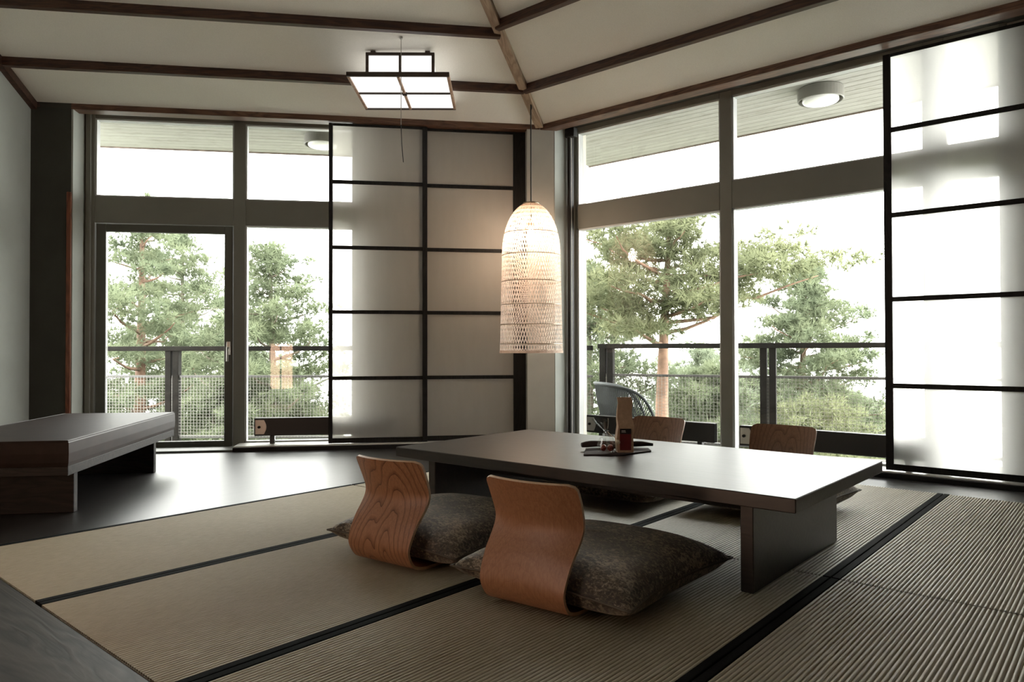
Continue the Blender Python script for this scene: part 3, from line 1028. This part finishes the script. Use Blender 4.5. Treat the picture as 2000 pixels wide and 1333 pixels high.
MB().box(-.011, .011, -HB - .012, -HB + .012, zb_, ztop_f - .024, .002).build('box_post', M['lamp_wood_dark'], cl)
for x0, x1 in ((-HB + .012, -.011), (.011, HB - .012)):
    MB().add([(x0, -HB, zb_), (x1, -HB, zb_), (x1, -HB, ztop_f - .024), (x0, -HB, ztop_f - .024)], [(0, 1, 2, 3)]).build('paper_pane', glow, cl)

wr = thing('hanging_wire', 'thin pale wire hanging from a ceiling hook in front of the paper lamp', 'wire', (3.80, 4.44, 0))
wz = Z_C + SLOPE * (D_T - (3.80 * NX + 4.44 * NY))
MB().tube([(0, 0, wz), (0, 0, 2.70)], .003, 6).build('upper_wire', M['steel'], wr)
MB().tube([(0, 0, 2.70), (.004, -.004, 2.55), (.012, -.014, 2.40)], .0035, 6).build('lower_wire', M['cord'], wr)
MB().lathe([(.001, wz + .004), (.016, wz + .004), (.014, wz - .012), (.004, wz - .02)], 16).build('ceiling_hook', M['steel'], wr)

# ------------------------------------------------------------------ low heaters
def heater(label, loc, rz, length, zc0=.105, zc1=.272):
    h = thing('panel_heater', label, 'heater', loc, rz, 'low black heaters in front of the glass')
    b = MB().box(0, length, -.03, .03, zc0, zc1, .006).build('body', M['heater'], h)
    m = MB()
    prof = [(.012, .0), (.085, .0)]
    vs = []
    for k in range(9):
        t = k / 8
        z = zc0 + .018 + (zc1 - zc0 - .036) * t
        vs += [(.012, -.034, z), (.088 + .022 * math.sin(PI * t), -.034, z), (.012, -.03, z), (.088 + .022 * math.sin(PI * t), -.03, z)]
    fs = []
    for k in range(8):
        a, c = 4 * k, 4 * k + 4
        fs += [(a, a + 1, c + 1, c), (a + 1, a + 3, c + 3, c + 1)]
    pnl = m.add(vs, fs).build('control_plate', M['steel'], h)
    kn = MB()
    kn.tube([(.045, -.034, (zc0 + zc1) / 2), (.045, -.050, (zc0 + zc1) / 2)], .012, 14)
    kn.build('knob', M['track'], pnl)
    for x in (.16, length - .14):
        MB().box(x - .022, x + .022, -.022, .022, .030, zc0, .003).build('leg', M['heater'], h)
    return h


heater('low black heater on the sill between the glass door and the paper screens', sd(-1.345, 7.07), LA, 1.30)
heater('low black heater behind the paper bag in front of the corner window bay', (5.84, 4.06, 0), -PI / 2, 1.32)
heater('low black heater running behind the sheer white screen', (5.84, 2.52, 0), -PI / 2, 1.40)

# ------------------------------------------------------------------ outside: soffit, deck, railings
SZ = 3.20
def soffit(name, label, rz, x0, x1, y0, y1, n):
    o = structure(empty(name, (0, 0, 0), rz), label)
    w = (y1 - y0) / n
    for k in range(n):
        MB().box(x0, x1, y0 + k * w + .002, y0 + (k + 1) * w - .002, SZ, SZ + .03, .003).build('soffit_board', M['soffit'], o)
    MB().box(x0, x1, y0, y1 + .01, SZ + .03, SZ + .15).build('slab', M['soffit'], o)
    MB().box(x0, x1, y1, y1 + .025, SZ - .012, SZ + .15).build('fascia_board', M['fascia'], o)
    return o
soffit('roof_soffit_left', 'board soffit outside the glass door', LA, -6.5, 1.45, 7.30, 8.74, 13)
soffit('roof_soffit_right', 'board soffit outside the right windows', PI / 2, -4.5, 5.2, -7.50, -6.06, 13)
o = bpy.data.objects['roof_soffit_right']
for c in list(o.children):
    if c.name.startswith('fascia'):
        c.location.y = -(-7.50 - .0) * 0 - 1.465
dk = [sd(-7, 7.3)[:2], sd(-7, 9.4)[:2], (7.6, 5.2), (9.4, -2.2), (6.1, -2.2), (6.1, 4.5), sd(1.3, 7.3)[:2]]
structure(MB().prism(dk, -.36, -.26).build('deck', M['deck']), 'grey balcony deck outside the windows')


def outdoor_lamp(label, x, y):
    o = thing('soffit_lamp', label, 'lamp', (x, y, SZ), 0, 'round lamps under the balcony soffit')
    MB().lathe([(.001, -.002), (.185, -.002), (.19, -.012), (.19, -.105), (.186, -.11), (.18, -.11), (.18, -.03), (.001, -.03)], 40).build('housing', M['lamp_grey'], o, smooth=False)
    MB().lathe([(.15, -.03), (.15, -.112), (.142, -.122), (.10, -.128), (.001, -.130)], 40).build('diffuser', M['opal'], o, smooth=True)
outdoor_lamp('round grey soffit lamp with white diffuser outside the right windows', 6.60, 2.10)
outdoor_lamp('round soffit lamp half hidden by the screen edge outside the door wall', 4.54, 6.58)


def railing(label, a, b, posts, zt, name='balcony_railing'):
    a, b = Vector((*a, 0)), Vector((*b, 0))
    L = (b - a).length
    rz = math.atan2(b.y - a.y, b.x - a.x)
    o = thing(name, label, 'railing', (a.x, a.y, -.26), rz)
    z0 = .26
    top = zt + z0
    MB().box(0, L, -.07, .07, top - .058, top, .004).build('top_rail', M['rail_wood'], o)
    MB().box(0, L, -.022, .022, top - .395, top - .365, .002).build('middle_rail', M['galv'], o)
    MB().box(0, L, -.022, .022, .06, .09, .002).build('bottom_rail', M['galv'], o)
    for p in posts:
        MB().box(p - .085, p - .012, -.045, .045, 0.0, top - .058, .003).build('post', M['rail_wood'], o)
        MB().box(p + .012, p + .085, -.045, .045, 0.0, top - .058, .003).build('post', M['rail_wood'], o)
        MB().box(p - .013, p + .013, -.03, .03, 0.0, top - .40, .0).build('post_plate', M['galv'], o)
    m = MB()
    r = .0017
    z = .10
    while z < top - .40:
        m.box(0, L, -.03 - r, -.03 + r, z - r, z + r); z += .038
    x = .02
    while x < L:
        m.box(x - r, x + r, -.034 - r, -.034 + r, .08, top - .38); x += .040
    tag(m.build('wire_mesh', M['wire'], o), None, None, None, 'stuff')
    return o


railing('weathered balcony railing with wire mesh outside the glass door', (2.55, 11.24), (7.44, 5.10), [2.58], .955)
railing('weathered balcony railing with wire mesh outside the right windows', (7.48, 5.03), (9.24, -1.24), [.10, 1.97, 3.85], .975)

# woven balcony armchair
ac = thing('balcony_armchair', 'dark woven cord armchair standing on the balcony', 'chair', (6.80, 4.20, -.26), R(-50))
rimp = []
def rim(a):
    # a = 0 at the middle of the back, +-110 degrees at the arm ends; chair faces local +x
    c = math.cos(a / 2)
    t = abs(a) / R(112)
    return (-.36 * math.cos(a) - .0 + .10 * (t ** 3), .37 * math.sin(a) * (1 - .05 * t), .80 - .09 * t ** 2 - .30 * t ** 9)
def base(a):
    return (-.27 * math.cos(a), .30 * math.sin(a), .38)
N_ = 60
angs = [R(112) * (2 * k / N_ - 1) for k in range(N_ + 1)]
cordm = plain('grey_green_cord', (.016, .020, .020), .7, var=.2, scale=40)
MB().tube([base(angs[0])] + [rim(a) for a in angs] + [base(angs[-1])], .017, 8).build('rim', cordm, ac, smooth=True)
MB().tube([base(a) for a in angs], .014, 8).build('seat_ring', cordm, ac, smooth=True)
m = MB()
for k in range(0, 111):
    a = R(112) * (k / 55 - 1)
    p, q = Vector(rim(a)), Vector(base(a))
    m.tube([p, (p + q) / 2 + Vector((-.015 * math.cos(a), .015 * math.sin(a), 0)), q], .0052, 5, caps=False)
tag(m.build('woven_back', cordm, ac), None, None, None, 'stuff')
MB().lathe([(.001, .40), (.26, .40), (.29, .37), (.27, .34), (.001, .34)], 32).build('seat', cordm, ac, smooth=True)
for sx, sy in ((-.2, -.2), (-.2, .2), (.2, -.2), (.2, .2)):
    MB().tube([(sx, sy, .35), (sx * 1.25, sy * 1.25, 0)], .014, 8).build('leg', M['track'], ac)

# ------------------------------------------------------------------ ground and pines
gm = MB()
gn = 30
gv = []
for i in range(gn + 1):
    for j in range(gn + 1):
        u, v = -6 + 42 * i / gn, -4 + 6 * j / gn * 6
        dist = math.hypot(u, v)
        z = -2.6 - .012 * max(0, dist - 8) ** 1.75 + .25 * math.sin(u * .7) * math.cos(v * .6)
        gv.append((u, v, min(z, -2.2)))
gf = [(i * (gn + 1) + j, (i + 1) * (gn + 1) + j, (i + 1) * (gn + 1) + j + 1, i * (gn + 1) + j + 1) for i in range(gn) for j in range(gn)
      if math.hypot(gv[i * (gn + 1) + j][0], gv[i * (gn + 1) + j][1]) < 34]
structure(gm.add(gv, gf).build('ground', M['ground'], smooth=True), 'forest floor falling away below the balcony')

TREE_RANDOM = np.random.default_rng(7)


def needle_mesh(name, clumps, mat, tuft, per, ln, wd, rng):
    """clumps: list of (centre, radius_xy, radius_z, upright)"""
    allv = []
    for c, rx, rz, nt in clumps:
        n = int(nt)
        d = rng.normal(size=(n, 3)); d /= np.linalg.norm(d, axis=1)[:, None]
        rad = rng.random(n) ** .45
        p = d * rad[:, None] * np.array([rx, rx, rz]) + np.array(c)
        nn = n * per
        base = np.repeat(p, per, axis=0)
        dirs = rng.normal(size=(nn, 3)) + np.array([0, 0, .45]) + np.repeat(d, per, axis=0) * .8
        dirs /= np.linalg.norm(dirs, axis=1)[:, None]
        side = np.cross(dirs, rng.normal(size=(nn, 3))); side /= np.linalg.norm(side, axis=1)[:, None] + 1e-9
        L = ln * (.6 + .8 * rng.random(nn))[:, None]
        a = base + side * wd; b = base - side * wd; t = base + dirs * L
        allv.append(np.stack([a, b, t], axis=1).reshape(-1, 3))
    v = np.concatenate(allv)
    n = len(v) // 3
    me = bpy.data.meshes.new(name)
    me.vertices.add(len(v)); me.vertices.foreach_set('co', v.ravel())
    me.loops.add(len(v)); me.loops.foreach_set('vertex_index', np.arange(len(v), dtype=np.int32))
    me.polygons.add(n)
    me.polygons.foreach_set('loop_start', np.arange(0, len(v), 3, dtype=np.int32))
    me.polygons.foreach_set('loop_total', np.full(n, 3, dtype=np.int32))
    me.materials.append(mat)
    me.update()
    return me


def pine(label, x, y, ztop, zlow, spread, seed, needle, bark, nb=22, shape='round', dens=1.0, lean=(0, 0), ground=-4.0, trunk_r=.13, extra=(), ln=.14, wd=.0085):
    rng = np.random.default_rng(seed)
    t = thing('pine_tree', label, 'tree', (x, y, ground), 0, 'pine trees beyond the balcony')
    H = ztop - ground
    m = 9
    tp, tr_ = [], []
    for k in range(m):
        u = k / (m - 1)
        tp.append(Vector((lean[0] * u * u + .10 * math.sin(3 * u + seed), lean[1] * u * u + .10 * math.cos(2.6 * u + seed * 2), H * .97 * u)))
        tr_.append(trunk_r * (1 - .86 * u))
    MB().tube(tp, tr_, 10).build('trunk', M[bark], t, smooth=True)
    def trunk_at(z):
        u = min(1, max(0, z / (H * .97))) * (m - 1)
        i = min(m - 2, int(u))
        return tp[i].lerp(tp[i + 1], u - i), tr_[i]
    clumps = []
    lo = zlow - ground
    specs = []
    for k in range(nb):
        u = (k + rng.random() * .8) / nb
        z = lo + (H - lo) * .97 * u
        if shape == 'cone': rad = spread * (1 - u) ** .75 + .12
        elif shape == 'flat': rad = spread * (.75 + .35 * math.sin(PI * u)) * (1 - .55 * u ** 3)
        else: rad = spread * (.55 + .6 * math.sin(PI * (u * .85 + .1))) * (1 - .6 * u ** 3)
        a = k * 2.4 + rng.random() * 1.2
        specs.append((z, a, rad * (.75 + .4 * rng.random())))
    for e in extra: specs.append((e[0] - ground, e[1], e[2]))
    for z, a, rad in specs:
        p0, r0 = trunk_at(z - .12 * rad)
        d = Vector((math.cos(a), math.sin(a), 0))
        sag = rng.uniform(-.06, .16)
        pts = [p0 + d * rad * q + Vector((0, 0, rad * (sag * q + .22 * q * q))) + Vector((rng.normal() * .05, rng.normal() * .05, rng.normal() * .03)) * rad * q for q in (0, .3, .6, .85, 1)]
        rr_ = max(.008, min(r0 * .5, .018 + .016 * rad))
        MB().tube(pts, [rr_, rr_ * .8, rr_ * .6, rr_ * .4, rr_ * .2], 5).build('branch', M[bark], t, smooth=True)
        nc = max(3, int(3.5 + 3.4 * rad))
        for c in range(nc):
            q = .30 + .75 * (c + rng.random()) / nc
            i = min(3, int(q * 4)); 
            pp = pts[0].lerp(pts[-1], min(q, 1.02)) + Vector((0, 0, .0))
            pp = pp + Vector((rng.normal() * .17, rng.normal() * .17, abs(rng.normal()) * .10)) * (.5 + .55 * rad)
            s = .17 + .12 * rng.random() + .035 * rad
            clumps.append(((pp.x, pp.y, pp.z + .05), s * 1.45, s * .40, 19 * dens * (s / .25) ** 2))
    for c in range(5):
        clumps.append(((tp[-1].x + rng.normal() * .10, tp[-1].y + rng.normal() * .10, H - .12 * c), .10 + .05 * c, .14, 22 * dens))
    me = needle_mesh('needles', clumps, M[needle], None, 14, ln, wd, rng)
    f = obj_from(me, 'needles', t)
    tag(f, None, None, None, 'stuff')
    return t


G = -4.5
pine('tall red-trunked pine seen through the glass door', 6.35, 15.6, 4.05, -3.2, 1.45, 11, 'needle_b', 'bark', 46, 'round', 1.0, (.0, .1), G, .20)
pine('slender pine behind the red-trunked one, seen through the glass door', 8.26, 17.98, 3.95, -3.0, 1.5, 12, 'needle_b', 'bark_grey', 44, 'round', 1.0, (0, 0), G, .15)
pine('grey-trunked pine filling the pane between door and paper screens', 7.50, 12.7, 2.85, -2.6, 1.25, 13, 'needle_b', 'bark_grey', 44, 'round', 1.0, (.05, 0), G, .17)
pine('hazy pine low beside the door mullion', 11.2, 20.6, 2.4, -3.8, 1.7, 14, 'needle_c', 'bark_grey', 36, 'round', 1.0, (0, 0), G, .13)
pine('old spreading pine with forked red trunk behind the corner window bay', 9.85, 5.40, 3.15, .95, 1.20, 15, 'needle_a', 'bark', 17, 'flat', 1.0, (.1, -.1), G, .20,
     extra=((1.9, -.86, 2.25), (2.25, -.9, 1.9), (1.45, -.8, 1.2), (2.4, 2.2, 1.3), (2.2, 2.5, 1.0), (1.4, 2.3, 1.3)))
pine('conical pine behind the middle of the right windows', 16.2, 5.62, 2.85, -3.2, 2.35, 16, 'needle_b', 'bark', 64, 'cone', 1.15, (0, 0), G, .17)
pine('bushy pine close to the corner pier outside', 11.5, 8.0, 2.55, -2.8, 1.35, 17, 'needle_b', 'bark_grey', 44, 'round', 1.0, (0, 0), G, .15)
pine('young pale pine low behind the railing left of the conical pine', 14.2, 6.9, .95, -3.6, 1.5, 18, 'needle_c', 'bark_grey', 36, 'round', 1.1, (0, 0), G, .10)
pine('young pine low behind the corner railing post', 12.3, 6.0, .55, -3.6, 1.4, 19, 'needle_b', 'bark_grey', 34, 'round', 1.1, (0, 0), G, .10)
pine('young pine low behind the railing at the bench end of the door', 4.6, 13.6, .35, -3.8, 1.35, 20, 'needle_b', 'bark_grey', 34, 'round', 1.1, (0, 0), G, .10)
pine('young pine low behind the railing under the door lock', 6.7, 12.9, .25, -3.8, 1.35, 21, 'needle_b', 'bark_grey', 34, 'round', 1.1, (0, 0), G, .10)
pine('young pine low behind the heater at the door wall', 8.8, 13.9, .35, -3.8, 1.4, 22, 'needle_a', 'bark_grey', 34, 'round', 1.1, (0, 0), G, .10)
pine('bushy young pine under the conical pine', 13.2, 4.35, -.05, -3.8, 1.45, 23, 'needle_a', 'bark_grey', 34, 'round', 1.1, (0, 0), G, .10)
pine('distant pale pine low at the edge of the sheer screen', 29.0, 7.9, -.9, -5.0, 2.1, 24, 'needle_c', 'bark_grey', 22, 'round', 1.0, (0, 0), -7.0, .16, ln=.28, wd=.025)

# warm paper floor lamp beside the viewer, outside the picture
pf = thing('floor_lamp', 'warm paper floor lamp standing beside the viewer', 'lamp', (-.75, 2.30, ZF))
MB().box(-.15, .15, -.15, .15, 0, .03, .004).build('base', M['lamp_wood_dark'], pf)
for sx in (-1, 1):
    for sy in (-1, 1):
        MB().box(sx * .14 - .01, sx * .14 + .01, sy * .14 - .01, sy * .14 + .01, .03, 1.05, .002).build('post', M['lamp_wood_dark'], pf)
MB().box(-.13, .13, -.13, .13, .25, 1.03).build('paper_shade', emit('warm_lamp_paper', (1.0, .62, .42), 5.5), pf)
